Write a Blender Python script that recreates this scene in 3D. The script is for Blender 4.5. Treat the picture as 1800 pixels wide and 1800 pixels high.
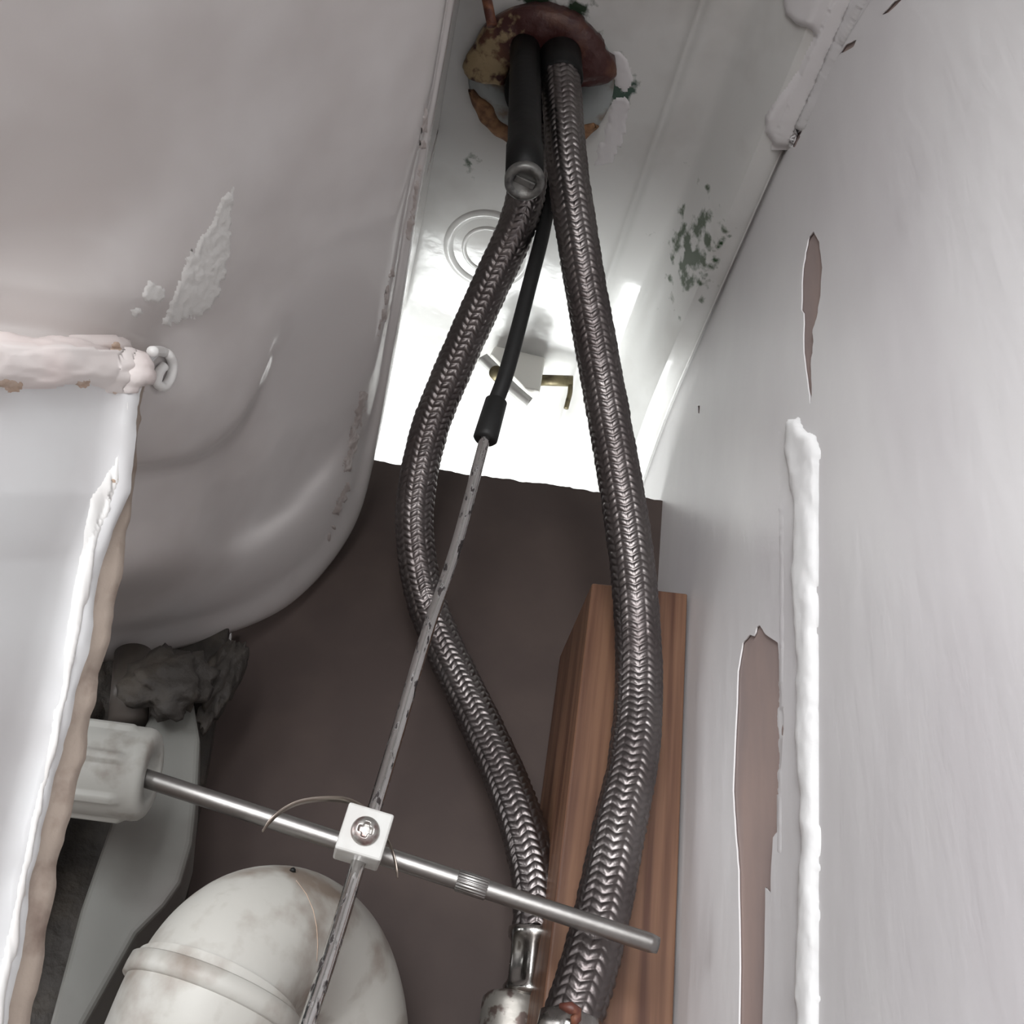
import bpy, bmesh, math, random
import numpy as np
from mathutils import Vector, Matrix, noise
from mathutils.bvhtree import BVHTree
random.seed(7)
for o in list(bpy.data.objects): bpy.data.objects.remove(o)
SC = bpy.context.scene
COL = SC.collection

# ------------------------------------------------------------ camera
F = 1860.0                                   # focal length in pixels of the 1800 px frame
CAM = Vector((0.0, 0.0, 0.45))
cy = Vector((-550, -1690, -1860)).normalized()     # world Y seen from the camera
cz = Vector((380, 1930, -1860)); cz = (cz - cy*cz.dot(cy)).normalized()   # world Z
cx = cy.cross(cz).normalized()                     # world X
W2C = Matrix((cx, cy, cz)).transposed()            # columns are the world axes in camera space
C2W = W2C.transposed()
cd = bpy.data.cameras.new('camera'); cam = bpy.data.objects.new('camera', cd); COL.objects.link(cam)
cam.matrix_world = Matrix.Translation(CAM) @ C2W.to_4x4()
cd.sensor_width = 36; cd.sensor_height = 36; cd.sensor_fit = 'HORIZONTAL'; cd.lens = F/1800*36
cd.clip_start = 0.01; cd.clip_end = 50
SC.camera = cam

# ------------------------------------------------------------ light
w = bpy.data.worlds.new('world'); SC.world = w; w.use_nodes = True
wn = w.node_tree; bg = wn.nodes['Background']
bg.inputs['Color'].default_value = (0.93, 0.97, 1.0, 1); bg.inputs['Strength'].default_value = 0.06
def area(name, loc, target, size, power, color=(1, 1, 1), size_y=None):
    l = bpy.data.lights.new(name, 'AREA'); l.energy = power; l.color = color; l.size = size
    if size_y: l.shape = 'RECTANGLE'; l.size_y = size_y
    o = bpy.data.objects.new(name, l); COL.objects.link(o); o.location = loc
    o.rotation_euler = (Vector(target)-Vector(loc)).to_track_quat('-Z', 'Y').to_euler()
    return o
area('window_light', (-0.45, -1.35, 0.48), (0.0, 0.15, 0.60), 0.8, 28, (0.97, 0.985, 1.0))
area('low_light', (-0.20, -0.85, 0.12), (-0.08, 0.25, 0.65), 0.35, 2.0, (1.0, 0.985, 0.97))  # added fill from below, brightens the bowl's far end
area('side_light', (-1.2, 0.0, 0.45), (0.0, 0.05, 0.6), 0.6, 7, (0.98, 0.985, 1.0))
area('far_window_light', (-0.03, 0.56, 0.30), (-0.02, 0.24, 0.60), 0.30, 7.5, (0.97, 1.0, 0.99), 0.40)
SC.view_settings.view_transform = 'Standard'; SC.view_settings.look = 'None'
SC.view_settings.exposure = 0.0; SC.view_settings.gamma = 1; SC.view_settings.use_curve_mapping = False

# ------------------------------------------------------------ helpers
def ray(px, py):
    return C2W @ Vector(((px-900)/F, (900-py)/F, -1.0))
def P(px, py, t): return CAM + ray(px, py)*t
def PZ(px, py, z):
    d = ray(px, py); return CAM + d*(z/d.z)          # z above the camera
def PX(px, py, x):
    d = ray(px, py); return CAM + d*(x/d.x)
def PY(px, py, y):
    d = ray(px, py); return CAM + d*(y/d.y)
def nz(p, s=1.0, seed=0.0):
    return noise.noise(Vector(p)*s + Vector((seed, seed*1.7, -seed)))
def fbm(p, s=1.0, seed=0.0, oct=3):
    v = 0; a = 1
    for i in range(oct):
        v += a*nz(p, s, seed+i*11.3); a *= .5; s *= 2.1
    return v

def link(name, me, m=None, parent=None, smooth=True):
    o = bpy.data.objects.new(name, me); COL.objects.link(o)
    if m: me.materials.append(m)
    if smooth:
        me.polygons.foreach_set('use_smooth', [True]*len(me.polygons))
    if parent:
        o.parent = parent
    return o
def pydata(name, v, f, m=None, parent=None, smooth=True):
    me = bpy.data.meshes.new(name); me.from_pydata([tuple(p) for p in v], [], f); me.validate()
    bm = bmesh.new(); bm.from_mesh(me); bmesh.ops.recalc_face_normals(bm, faces=bm.faces); bm.to_mesh(me); bm.free()
    return link(name, me, m, parent, smooth)
def grid(name, G, m=None, parent=None, wrap=False, caps=False, smooth=True):
    """G: rows of points (nv x nu)"""
    nv = len(G); nu = len(G[0])
    V = np.array([[tuple(p) for p in r] for r in G]).reshape(-1, 3)
    fs = []
    for j in range(nv-1):
        for i in range(nu if wrap else nu-1):
            a = j*nu+i; b = j*nu+(i+1) % nu
            fs.append((a, b, b+nu, a+nu))
    if caps:
        fs.append(tuple(range(nu))[::-1]); fs.append(tuple((nv-1)*nu+i for i in range(nu)))
    return pydata(name, V, fs, m, parent, smooth)
def empty(name, loc, label, cat, group=None):
    o = bpy.data.objects.new(name, None); COL.objects.link(o); o.location = loc; o.empty_display_size = .01
    o['label'] = label; o['category'] = cat
    if group: o['group'] = group
    bpy.context.view_layer.update()
    return o
def adopt(root, *kids):
    bpy.context.view_layer.update()
    for k in kids:
        mw = k.matrix_world.copy(); k.parent = root
        k.matrix_parent_inverse = root.matrix_world.inverted(); k.matrix_world = mw
    bpy.context.view_layer.update()
def tag(o, label, cat, group=None):
    o['label'] = label; o['category'] = cat
    if group: o['group'] = group
    return o
def cr(pts, n):
    """Catmull-Rom through rows of numbers, n samples per span"""
    A = np.array([list(p) for p in pts], float)
    A = np.vstack([2*A[0]-A[1], A, 2*A[-1]-A[-2]])
    out = []
    for i in range(1, len(A)-2):
        p0, p1, p2, p3 = A[i-1], A[i], A[i+1], A[i+2]
        for k in range(n):
            t = k/n
            out.append(.5*((2*p1)+(-p0+p2)*t+(2*p0-5*p1+4*p2-p3)*t*t+(-p0+3*p1-3*p2+p3)*t**3))
    out.append(A[-2]); return np.array(out)
def resample(C, step):
    C = np.array(C); d = np.r_[0, np.cumsum(np.linalg.norm(np.diff(C[:, :3], axis=0), axis=1))]
    n = max(2, int(d[-1]/step)+1); s = np.linspace(0, d[-1], n)
    return np.stack([np.interp(s, d, C[:, k]) for k in range(C.shape[1])], 1), s
def frames(C):
    T = np.gradient(C, axis=0); T /= np.linalg.norm(T, axis=1)[:, None]
    n = np.cross(T[0], [0.3, 1, .2]); n /= np.linalg.norm(n); N = [n]
    for i in range(1, len(C)):
        n = N[-1]-T[i]*np.dot(N[-1], T[i]); n /= np.linalg.norm(n); N.append(n)
    N = np.array(N); return T, N, np.cross(T, N)
def tube(name, C, r, seg=24, m=None, parent=None, step=None, caps=True, rf=None):
    """round tube along C (n x 3); r a number or list per point; rf(s, theta) radius factor"""
    C = np.array([tuple(p) for p in C], float)
    R = np.full(len(C), r) if np.isscalar(r) else np.array(r, float)
    A = np.c_[C, R]
    if step: A, _ = resample(A, step)
    C = A[:, :3]; R = A[:, 3]
    T, N, B = frames(C); th = np.linspace(0, 2*math.pi, seg, endpoint=False)
    G = []
    for i in range(len(C)):
        rr = R[i]*(np.array([rf(i/(len(C)-1), a) for a in th]) if rf else 1.0)
        G.append(C[i]+(np.cos(th)*rr)[:, None]*N[i]+(np.sin(th)*rr)[:, None]*B[i])
    return grid(name, G, m, parent, wrap=True, caps=caps)
def lathe(name, a, b, prof, seg=48, m=None, rf=None):
    """revolve prof [(s along a->b in 0..1, radius)] about the axis a->b; rf(s, th) factor"""
    a = Vector(a); b = Vector(b); ax = (b-a).normalized(); n = ax.orthogonal().normalized(); q = ax.cross(n)
    G = []
    for s, r in prof:
        c = a.lerp(b, s)
        G.append([c+(n*math.cos(t)+q*math.sin(t))*(r*(rf(s, t) if rf else 1)) for t in [2*math.pi*i/seg for i in range(seg)]])
    return grid(name, G, m, wrap=True, caps=True)
def poly_fill(name, loops, depth, xf, m=None, parent=None):
    """flat sheet with holes: loops of 2D points, extruded to both sides, then mapped by xf(u, v, w) -> point"""
    cu = bpy.data.curves.new(name, 'CURVE'); cu.dimensions = '2D'; cu.fill_mode = 'BOTH'; cu.extrude = depth
    for L in loops:
        s = cu.splines.new('POLY'); s.points.add(len(L)-1)
        for k, (x, y) in enumerate(L): s.points[k].co = (x, y, 0, 1)
        s.use_cyclic_u = True
    o = bpy.data.objects.new(name, cu); COL.objects.link(o)
    dg = bpy.context.evaluated_depsgraph_get(); me = bpy.data.meshes.new_from_object(o.evaluated_get(dg))
    bpy.data.objects.remove(o); bpy.data.curves.remove(cu)
    for v in me.vertices: v.co = xf(*v.co)
    me.materials.clear()
    bm = bmesh.new(); bm.from_mesh(me); bmesh.ops.remove_doubles(bm, verts=bm.verts, dist=1e-6)
    bmesh.ops.recalc_face_normals(bm, faces=bm.faces); bm.to_mesh(me); bm.free()
    return link(name, me, m, parent, False)
def box(name, c, sx, sy, sz, m=None, bev=0.0, seg=2, rot=None):
    bm = bmesh.new(); bmesh.ops.create_cube(bm, size=1)
    for v in bm.verts: v.co = Vector((v.co.x*sx, v.co.y*sy, v.co.z*sz))
    if bev: bmesh.ops.bevel(bm, geom=bm.edges[:], offset=bev, segments=seg, profile=.5, affect='EDGES')
    me = bpy.data.meshes.new(name); 
    M = Matrix.Translation(Vector(c)) @ (rot.to_4x4() if rot else Matrix.Identity(4))
    bmesh.ops.transform(bm, matrix=M, verts=bm.verts); bm.to_mesh(me); bm.free()
    return link(name, me, m, None, False)
def bvh_of(*objs):
    vs = []; fs = []
    for o in objs:
        k = len(vs); vs += [o.matrix_world @ v.co for v in o.data.vertices]
        fs += [tuple(k+i for i in p.vertices) for p in o.data.polygons]
    return BVHTree.FromPolygons(vs, fs)
def hit(px, py, bvh, off=0.0):
    d = ray(px, py).normalized(); h = bvh.ray_cast(CAM, d)
    if h[0] is None: return None
    n = h[1]
    if n.dot(d) > 0: n = -n
    return h[0]+n*off
def inside(x, y, poly):
    c = False; j = len(poly)-1
    for i in range(len(poly)):
        xi, yi = poly[i]; xj, yj = poly[j]
        if (yi > y) != (yj > y) and x < (xj-xi)*(y-yi)/(yj-yi)+xi: c = not c
        j = i
    return c
def edge_dist(x, y, poly):
    d = 1e9
    for i in range(len(poly)):
        ax, ay = poly[i-1]; bx, by = poly[i]
        l2 = (bx-ax)**2+(by-ay)**2 or 1; t = max(0, min(1, ((x-ax)*(bx-ax)+(y-ay)*(by-ay))/l2))
        d = min(d, math.hypot(x-ax-t*(bx-ax), y-ay-t*(by-ay)))
    return d
def smear(name, poly, bvh, m, cell=4, h=.0004, edge=12, jag=.5, freq=.05, stretch=(1, 1), thr=-9, seed=1.0, base=-.00012, rough=.3):
    """a lump or smear lying on a surface: rises from its rim to height h"""
    xs = [p[0] for p in poly]; ys = [p[1] for p in poly]
    idx = {}; V = []; Fc = []
    def vid(i, j):
        if (i, j) in idx: return idx[i, j]
        x = i*cell; y = j*cell
        nn = fbm((x*stretch[0], y*stretch[1], 0), freq, seed)
        d = edge_dist(x, y, poly)*(1 if inside(x, y, poly) else -1)
        k = max(0.0, min(1.0, (d+jag*edge*nn)/edge))
        k = math.sqrt(max(0, 1-(1-k)**2)); 
        hh = base+(h-base)*k*(1+rough*nn)
        if nn < thr: hh = base
        p = hit(x, y, bvh, hh)
        idx[i, j] = None if p is None else len(V)
        if p is not None: V.append(p)
        return idx[i, j]
    for i in range(int(min(xs)/cell)-1, int(max(xs)/cell)+1):
        for j in range(int(min(ys)/cell)-1, int(max(ys)/cell)+1):
            x = (i+.5)*cell; y = (j+.5)*cell
            if inside(x, y, poly) or edge_dist(x, y, poly) < edge*.5:
                q = [vid(i, j), vid(i+1, j), vid(i+1, j+1), vid(i, j+1)]
                if None not in q: Fc.append(q)
    me = bpy.data.meshes.new(name); me.from_pydata([tuple(p) for p in V], [], Fc)
    return link(name, me, m)

# ------------------------------------------------------------ materials
def mat(name, c, rough=.5, metal=0.0, c2=None, scale=20, lo=.45, hi=.65, bump=0.0, bscale=200, stretch=(1, 1, 1),
        spots=None, coat=0.0, r2=None, detail=4, spec=.5, bdist=.0004):
    m = bpy.data.materials.new(name); m.use_nodes = True; nt = m.node_tree; N = nt.nodes; L = nt.links
    b = N['Principled BSDF']; b.inputs['Base Color'].default_value = (*c, 1)
    b.inputs['Roughness'].default_value = rough; b.inputs['Metallic'].default_value = metal
    b.inputs['Coat Weight'].default_value = coat; b.inputs['Specular IOR Level'].default_value = spec
    tc = N.new('ShaderNodeTexCoord'); mp = N.new('ShaderNodeMapping'); mp.inputs['Scale'].default_value = stretch
    L.new(tc.outputs['Object'], mp.inputs['Vector'])
    col = None
    if c2:
        n = N.new('ShaderNodeTexNoise'); n.inputs['Scale'].default_value = scale; n.inputs['Detail'].default_value = detail
        L.new(mp.outputs[0], n.inputs['Vector'])
        r = N.new('ShaderNodeMapRange'); r.inputs['From Min'].default_value = lo; r.inputs['From Max'].default_value = hi
        L.new(n.outputs['Fac'], r.inputs['Value'])
        x = N.new('ShaderNodeMix'); x.data_type = 'RGBA'; x.inputs['A'].default_value = (*c, 1); x.inputs['B'].default_value = (*c2, 1)
        L.new(r.outputs[0], x.inputs['Factor']); col = x.outputs['Result']
        if r2 is not None:
            y = N.new('ShaderNodeMapRange'); y.inputs['To Min'].default_value = rough; y.inputs['To Max'].default_value = r2
            L.new(r.outputs[0], y.inputs['Value']); L.new(y.outputs[0], b.inputs['Roughness'])
    for sp in (spots or []):      # (world centre, radii, colour, noise scale, threshold)
        pc, rad, sc_, ns, th = sp
        geo = N.new('ShaderNodeNewGeometry')
        s = N.new('ShaderNodeVectorMath'); s.operation = 'SUBTRACT'; s.inputs[1].default_value = pc
        L.new(geo.outputs['Position'], s.inputs[0])
        dv = N.new('ShaderNodeVectorMath'); dv.operation = 'DIVIDE'; dv.inputs[1].default_value = rad; L.new(s.outputs[0], dv.inputs[0])
        ln = N.new('ShaderNodeVectorMath'); ln.operation = 'LENGTH'; L.new(dv.outputs[0], ln.inputs[0])
        n = N.new('ShaderNodeTexNoise'); n.inputs['Scale'].default_value = ns; n.inputs['Detail'].default_value = 6
        L.new(geo.outputs['Position'], n.inputs['Vector'])
        a = N.new('ShaderNodeMath'); a.operation = 'SUBTRACT'; L.new(n.outputs['Fac'], a.inputs[0]); 
        q = N.new('ShaderNodeMath'); q.operation = 'MULTIPLY'; q.inputs[1].default_value = .28; L.new(ln.outputs['Value'], q.inputs[0]); L.new(q.outputs[0], a.inputs[1])
        r = N.new('ShaderNodeMapRange'); r.inputs['From Min'].default_value = th; r.inputs['From Max'].default_value = th+.12
        L.new(a.outputs[0], r.inputs['Value'])
        x = N.new('ShaderNodeMix'); x.data_type = 'RGBA'; x.inputs['A'].default_value = (*c, 1); x.inputs['B'].default_value = (*sc_, 1)
        if col: L.new(col, x.inputs['A'])
        L.new(r.outputs[0], x.inputs['Factor']); col = x.outputs['Result']
    if col: L.new(col, b.inputs['Base Color'])
    if bump:
        n = N.new('ShaderNodeTexNoise'); n.inputs['Scale'].default_value = bscale; n.inputs['Detail'].default_value = 5
        L.new(mp.outputs[0], n.inputs['Vector'])
        bp = N.new('ShaderNodeBump'); bp.inputs['Strength'].default_value = bump; bp.inputs['Distance'].default_value = bdist
        L.new(n.outputs['Fac'], bp.inputs['Height']); L.new(bp.outputs[0], b.inputs['Normal'])
    return m

WX = 0.080                                    # the wall's face
stain = [(tuple(PZ(1222, 440, .355)), (.020, .028, .02), (.10, .13, .09), 160, .34),
         (tuple(PZ(1262, 425, .352)), (.005, .018, .01), (.03, .07, .03), 200, .28),
         (tuple(PZ(1085, 140, .372)), (.012, .012, .012), (.07, .11, .09), 160, .34),
         (tuple(PZ(980, 12, .372)), (.016, .007, .01), (.03, .05, .03), 160, .30),
         (tuple(PZ(830, 290, .372)), (.009, .008, .01), (.16, .19, .16), 200, .44)]
M = dict(
    ceramic=mat('glazed_ceramic', (.66, .635, .625), .10, c2=(.53, .495, .48), scale=14, spec=.5, bump=.12, bscale=60, bdist=.001),
    ledge=mat('stained_ceramic', (.67, .67, .655), .16, c2=(.55, .54, .52), scale=30, lo=.5, hi=.75, spots=stain, bump=.25, bscale=45, bdist=.002),
    pedestal=mat('pedestal_ceramic', (.68, .685, .69), .25, bump=.1, bscale=80, c2=(.64, .635, .64), scale=25),
    raw=mat('raw_clay', (.34, .28, .235), .85, c2=(.15, .10, .08), scale=110, lo=.52, hi=.72, bump=.6, bscale=300),
    rough=mat('scraped_glaze', (.66, .65, .63), .75, bump=.5, bscale=500, stretch=(1, 1, 1)),
    silicone=mat('white_silicone', (.78, .775, .76), .4, c2=(.70, .68, .66), scale=60, bump=.2, bscale=150),
    pink_silicone=mat('pinkish_silicone', (.70, .62, .60), .4, c2=(.72, .67, .65), scale=50, bump=.2, bscale=150),
    brownspot=mat('brown_grime', (.45, .33, .25), .8, c2=(.62, .50, .42), scale=150),
    paint=mat('white_wall_paint', (.74, .725, .73), .38, c2=(.66, .635, .65), scale=22, lo=.4, hi=.7, stretch=(1, 1, .3), bump=.4, bscale=160, bdist=.0005),
    board=mat('brown_bare_board', (.33, .26, .245), .7, c2=(.40, .30, .27), scale=60, stretch=(1, 1, .25), bump=.2, bscale=300),
    fill=mat('white_filler', (.93, .93, .93), .7, bump=.5, bscale=250),
    panel=mat('dark_brown_board', (.062, .046, .042), .6, c2=(.074, .055, .049), scale=30, bump=.12, bscale=500, spec=.2),
    floor=mat('floor_tiles', (.13, .10, .085), .5, c2=(.17, .13, .11), scale=6),
    black=mat('black_fitting', (.006, .006, .006), .5, spec=.25, bump=.2, bscale=400),
    stud=mat('grey_worn_steel', (.22, .22, .21), .45, metal=.7, c2=(.10, .10, .10), scale=300, bump=.4, bscale=500),
    rust=mat('rusty_washer', (.055, .014, .012), .45, c2=(.14, .06, .035), scale=90, lo=.5, hi=.68, bump=.9, bscale=220, bdist=.001,
             spots=[(tuple(PZ(850, 110, .36)), (.014, .02, .02), (.36, .27, .15), 220, .30)]),
    zinc=mat('zinc_plate', (.40, .43, .43), .6, metal=.25, c2=(.25, .21, .17), scale=90, lo=.5, hi=.62, bump=.6, bscale=300),
    orange=mat('rust_crust', (.30, .16, .08), .8, c2=(.14, .07, .04), scale=250, bump=.8, bscale=400),
    braid=mat('braided_steel', (.20, .182, .178), .36, metal=1.0, c2=(.14, .122, .12), scale=45, lo=.4, hi=.65, r2=.42, bump=.35, bscale=1500, bdist=.0002),
    chrome=mat('dull_chrome', (.45, .44, .42), .18, metal=1.0, c2=(.28, .26, .25), scale=120, r2=.35, bump=.1, bscale=400),
    valve=mat('worn_valve', (.30, .285, .26), .45, metal=.7, c2=(.12, .09, .08), scale=260, lo=.52, hi=.60, bump=.3, bscale=300),
    rod=mat('pitted_steel_rod', (.62, .61, .60), .17, metal=1.0, c2=(.08, .07, .07), scale=700, lo=.57, hi=.64, stretch=(1, 1, .35), r2=.7, bump=.25, bscale=600),
    rod2=mat('grey_steel_rod', (.33, .32, .31), .40, metal=1.0, c2=(.30, .29, .28), scale=200, lo=.5, hi=.62, bump=.12, bscale=600),
    darkrod=mat('black_rod', (.018, .018, .018), .5, spec=.3, bump=.2, bscale=500),
    plastic=mat('white_plastic', (.54, .54, .52), .42, c2=(.49, .48, .46), scale=120),
    nut=mat('grey_white_plastic', (.46, .46, .43), .45, c2=(.33, .31, .28), scale=130, lo=.58, hi=.72, bump=.1),
    pvc=mat('dirty_white_pvc', (.42, .41, .38), .5, c2=(.20, .16, .13), scale=80, lo=.46, hi=.70, detail=8, bump=.12, bscale=400),
    pvc2=mat('pinkish_white_pvc', (.62, .56, .52), .5, c2=(.48, .42, .38), scale=60, lo=.5, hi=.75, bump=.1),
    steel=mat('spring_steel', (.36, .31, .27), .35, metal=1.0),
    brass=mat('aged_brass', (.22, .19, .11), .5, metal=.6, c2=(.10, .08, .05), scale=200),
    rustred=mat('red_rust', (.10, .03, .02), .5, c2=(.25, .1, .05), scale=300, bump=.6),
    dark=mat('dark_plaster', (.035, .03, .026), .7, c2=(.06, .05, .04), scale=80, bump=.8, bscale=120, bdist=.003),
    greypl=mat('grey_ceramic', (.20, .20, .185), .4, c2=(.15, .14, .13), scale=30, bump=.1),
    blister=mat('stained_blisters', (.42, .37, .35), .7, c2=(.60, .56, .54), scale=300),
    pinkgrey=mat('grimy_plastic', (.11, .095, .085), .4, c2=(.07, .06, .05), scale=90),
    white_block=mat('cream_plastic', (.82, .81, .76), .4),
    water=mat('water', (.9, .9, .9), .05),
)
def wood():
    m = bpy.data.materials.new('pine_wood'); m.use_nodes = True; nt = m.node_tree; N = nt.nodes; L = nt.links; b = N['Principled BSDF']
    tc = N.new('ShaderNodeTexCoord'); mp = N.new('ShaderNodeMapping'); mp.inputs['Scale'].default_value = (1, 1, .035)
    L.new(tc.outputs['Object'], mp.inputs['Vector'])
    n = N.new('ShaderNodeTexNoise'); n.inputs['Scale'].default_value = 260; n.inputs['Detail'].default_value = 5; L.new(mp.outputs[0], n.inputs['Vector'])
    n2 = N.new('ShaderNodeTexNoise'); n2.inputs['Scale'].default_value = 30; n2.inputs['Detail'].default_value = 2; L.new(tc.outputs['Object'], n2.inputs['Vector'])
    r = N.new('ShaderNodeValToRGB'); r.color_ramp.elements[0].color = (.085, .036, .021, 1); r.color_ramp.elements[0].position = .36
    r.color_ramp.elements[1].color = (.20, .108, .064, 1); r.color_ramp.elements[1].position = .62
    L.new(n.outputs['Fac'], r.inputs[0])
    x = N.new('ShaderNodeMix'); x.data_type = 'RGBA'; x.blend_type = 'MULTIPLY'; x.inputs['B'].default_value = (.72, .62, .58, 1)
    L.new(r.outputs[0], x.inputs['A']); L.new(n2.outputs['Fac'], x.inputs['Factor']); L.new(x.outputs['Result'], b.inputs['Base Color'])
    b.inputs['Roughness'].default_value = .5
    bp = N.new('ShaderNodeBump'); bp.inputs['Strength'].default_value = .25; bp.inputs['Distance'].default_value = .0003
    L.new(n.outputs['Fac'], bp.inputs['Height']); L.new(bp.outputs[0], b.inputs['Normal'])
    return m
M['wood'] = wood()

# ------------------------------------------------------------ structure: wall with its paint layer, floor
def struct(o): o['kind'] = 'structure'; return o
fl = struct(box('floor', (-.4, 0, -.01), 3.2, 3.0, .02, M['floor']))
wall = struct(box('wall_right', (WX+.0006+.02, 0, 1.2), .04, 3.0, 2.4, M['board']))
def jag(poly, n=4, a=1.2, seed=3.0):
    out = []
    for i in range(len(poly)):
        x0, y0 = poly[i]; x1, y1 = poly[(i+1) % len(poly)]
        for k in range(n):
            t = k/n; x = x0+(x1-x0)*t; y = y0+(y1-y0)*t
            out.append((x+a*nz((x*.12, y*.12, seed)), y+a*nz((x*.12, y*.12, seed+9))))
    return out
peel = [
 [(1335,1098),(1345,1115),(1368,1130),(1372,1200),(1378,1260),(1374,1330),(1368,1400),(1366,1462),(1358,1472),(1354,1570),(1345,1560),(1343,1700),(1340,1800),(1335,1900),(1297,1900),(1300,1700),(1298,1530),(1292,1460),(1288,1390),(1292,1290),(1297,1180),(1305,1130),(1318,1115),(1325,1118),(1331,1102)],
 [(1430,407),(1440,425),(1445,470),(1442,520),(1435,560),(1428,580),(1430,600),(1425,640),(1427,690),(1424,712),(1420,680),(1412,620),(1413,550),(1409,545),(1410,480),(1415,445),(1422,415)],
 [(1550,26),(1572,2),(1590,-6),(1575,10),(1562,22)],
 [(1474,97),(1487,78),(1506,70),(1500,82),(1486,90)],
 [(1404,207),(1420,180),(1423,178),(1408,206)],
 [(1392,258),(1400,236),(1411,222),(1406,242),(1396,260)],
 [(1226,714),(1230,713),(1229,727),(1226,725)],
]
def wuv(px, py):
    p = PX(px, py, WX); return (p.y, p.z)
loops = [[(-1.5, .0), (1.5, .0), (1.5, 2.4), (-1.5, 2.4)]] + [[wuv(*q) for q in jag(L)] for L in peel]
paint = poly_fill('paint_layer', loops, .0002, lambda u, v, w_: Vector((WX+.0002+w_, u, v)), M['paint'], wall)
wb = bvh_of(paint, wall)
bead = smear('filler_bead', [(1383,738),(1402,736),(1418,760),(1434,765),(1441,800),(1438,900),(1436,1000),(1437,1200),(1441,1400),(1439,1600),(1437,1880),(1407,1880),(1405,1700),(1405,1600),(1411,1500),(1408,1400),(1402,1300),(1405,1200),(1400,1100),(1393,1000),(1396,900),(1392,830),(1378,790)],
             wb, M['fill'], cell=4, h=.0014, edge=15, jag=.3, freq=.04, stretch=(1.2, .35), seed=4, rough=.15)
bead.parent = wall; bead['label'] = 'thick white filler bead running down the wall'
# low ridges of brushed paint beside the peeled patch
for k, L in enumerate([[(1368,760),(1376,758),(1378,1090),(1374,1500),(1366,1500),(1369,1090)]]):
    o = smear('paint_ridge', L, wb, M['paint'], cell=4, h=.00012, edge=4, jag=.3, seed=8+k); o.parent = wall

# ------------------------------------------------------------ wash basin
CU = [  # contour curves of the bowl's underside: pixel x, pixel y, height above camera
 [(830,-200,.265),(800,0,.265),(770,170,.265),(735,370,.265),(700,590,.265),(662,790,.262),(620,930,.248),(520,1050,.218),(380,1108,.193),(205,1142,.170),(20,1150,.15)],
 [(818,-200,.257),(788,0,.257),(759,170,.257),(718,370,.257),(680,590,.257),(643,775,.255),(600,905,.238),(500,1012,.210),(365,1078,.185),(200,1110,.163),(20,1118,.146)],
 [(808,-200,.25),(778,0,.25),(747,170,.25),(702,370,.25),(662,590,.25),(622,752,.247),(570,865,.230),(470,962,.203),(340,1030,.178),(190,1062,.158),(20,1070,.143)],
 [(770,-200,.240),(735,0,.240),(702,170,.240),(660,370,.240),(610,590,.239),(562,790,.232),(500,882,.215),(420,935,.196),(330,972,.174),(190,1005,.152),(20,1015,.14)],
 [(715,-200,.231),(690,0,.231),(660,170,.231),(610,370,.230),(560,570,.228),(520,700,.222),(470,800,.209),(400,865,.194),(320,900,.176),(190,925,.157),(20,935,.142)],
 [(660,-200,.223),(632,0,.223),(602,170,.223),(556,370,.221),(513,540,.217),(480,650,.212),(436,745,.203),(384,798,.192),(315,826,.178),(190,842,.160),(20,848,.145)],
 [(600,-200,.2165),(575,0,.2165),(545,170,.2165),(508,370,.2145),(480,535,.2095),(462,640,.206),(420,728,.196),(370,776,.186),(305,800,.173),(190,815,.157),(20,820,.143)],
 [(520,-200,.205),(500,0,.205),(472,170,.205),(435,370,.202),(408,520,.197),(405,600,.195),(370,670,.187),(330,715,.178),(270,738,.168),(180,755,.153),(20,760,.14)],
 [(430,-220,.190),(420,0,.190),(395,170,.190),(365,370,.187),(335,500,.183),(310,565,.180),(285,615,.175),(255,650,.169),(215,665,.161),(150,680,.150),(20,690,.139)],
 [(200,-250,.168),(190,0,.168),(185,170,.167),(175,370,.164),(165,470,.161),(150,520,.158),(135,560,.155),(115,590,.152),(90,605,.148),(60,615,.144),(0,625,.138)],
 [(-250,-280,.142),(-240,0,.142),(-230,170,.141),(-230,370,.139),(-230,450,.138),(-230,490,.137),(-230,520,.136),(-230,545,.135),(-230,560,.134),(-230,570,.133),(-235,580,.131)],
]
NU = 14
rows = [cr([tuple(PZ(*q)) for q in c], NU) for c in CU]
top0 = []
for p in rows[0]:
    top0.append(p+np.array([-.010, -.004 if p[1] > .2 else 0, .0]))
for k, r in enumerate(top0): r[2] = CAM.z+.374
mid = [(.35*np.array(a)+.65*np.array(b))+np.array([-.002, 0, 0]) for a, b in zip(top0, rows[0])]
rows = [np.array(top0), np.array(mid)]+rows
R = np.array(rows)                              # contours x stations x 3
cols = [cr(R[:, k], 7) for k in range(R.shape[1])]
G = np.array(cols).transpose(1, 0, 2)
wcol = np.clip((NU*5.6-np.arange(G.shape[1]))/(NU*3.4), 0, 1); wcol = (wcol*wcol*(3-2*wcol))[None, :, None]**2   # long flank of the bowl: smooth, no fold
S = G.copy()
for it in range(160):
    T_ = S.copy(); T_[30:-1] = .5*S[30:-1]+.25*(S[29:-2]+S[31:]); S = S+(T_-S)*wcol
G = S
# the bowl carries on behind the camera, towards its near end
d0 = (G[:, 0]-G[:, NU]); ext = G[:, 0]+np.array([0, -.16, .0])
G = np.concatenate([ext[:, None, :], G], 1)
bowl = grid('bowl', G, M['ceramic'])
so = bowl.modifiers.new('thickness', 'SOLIDIFY'); so.thickness = .004; so.offset = 1
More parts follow.
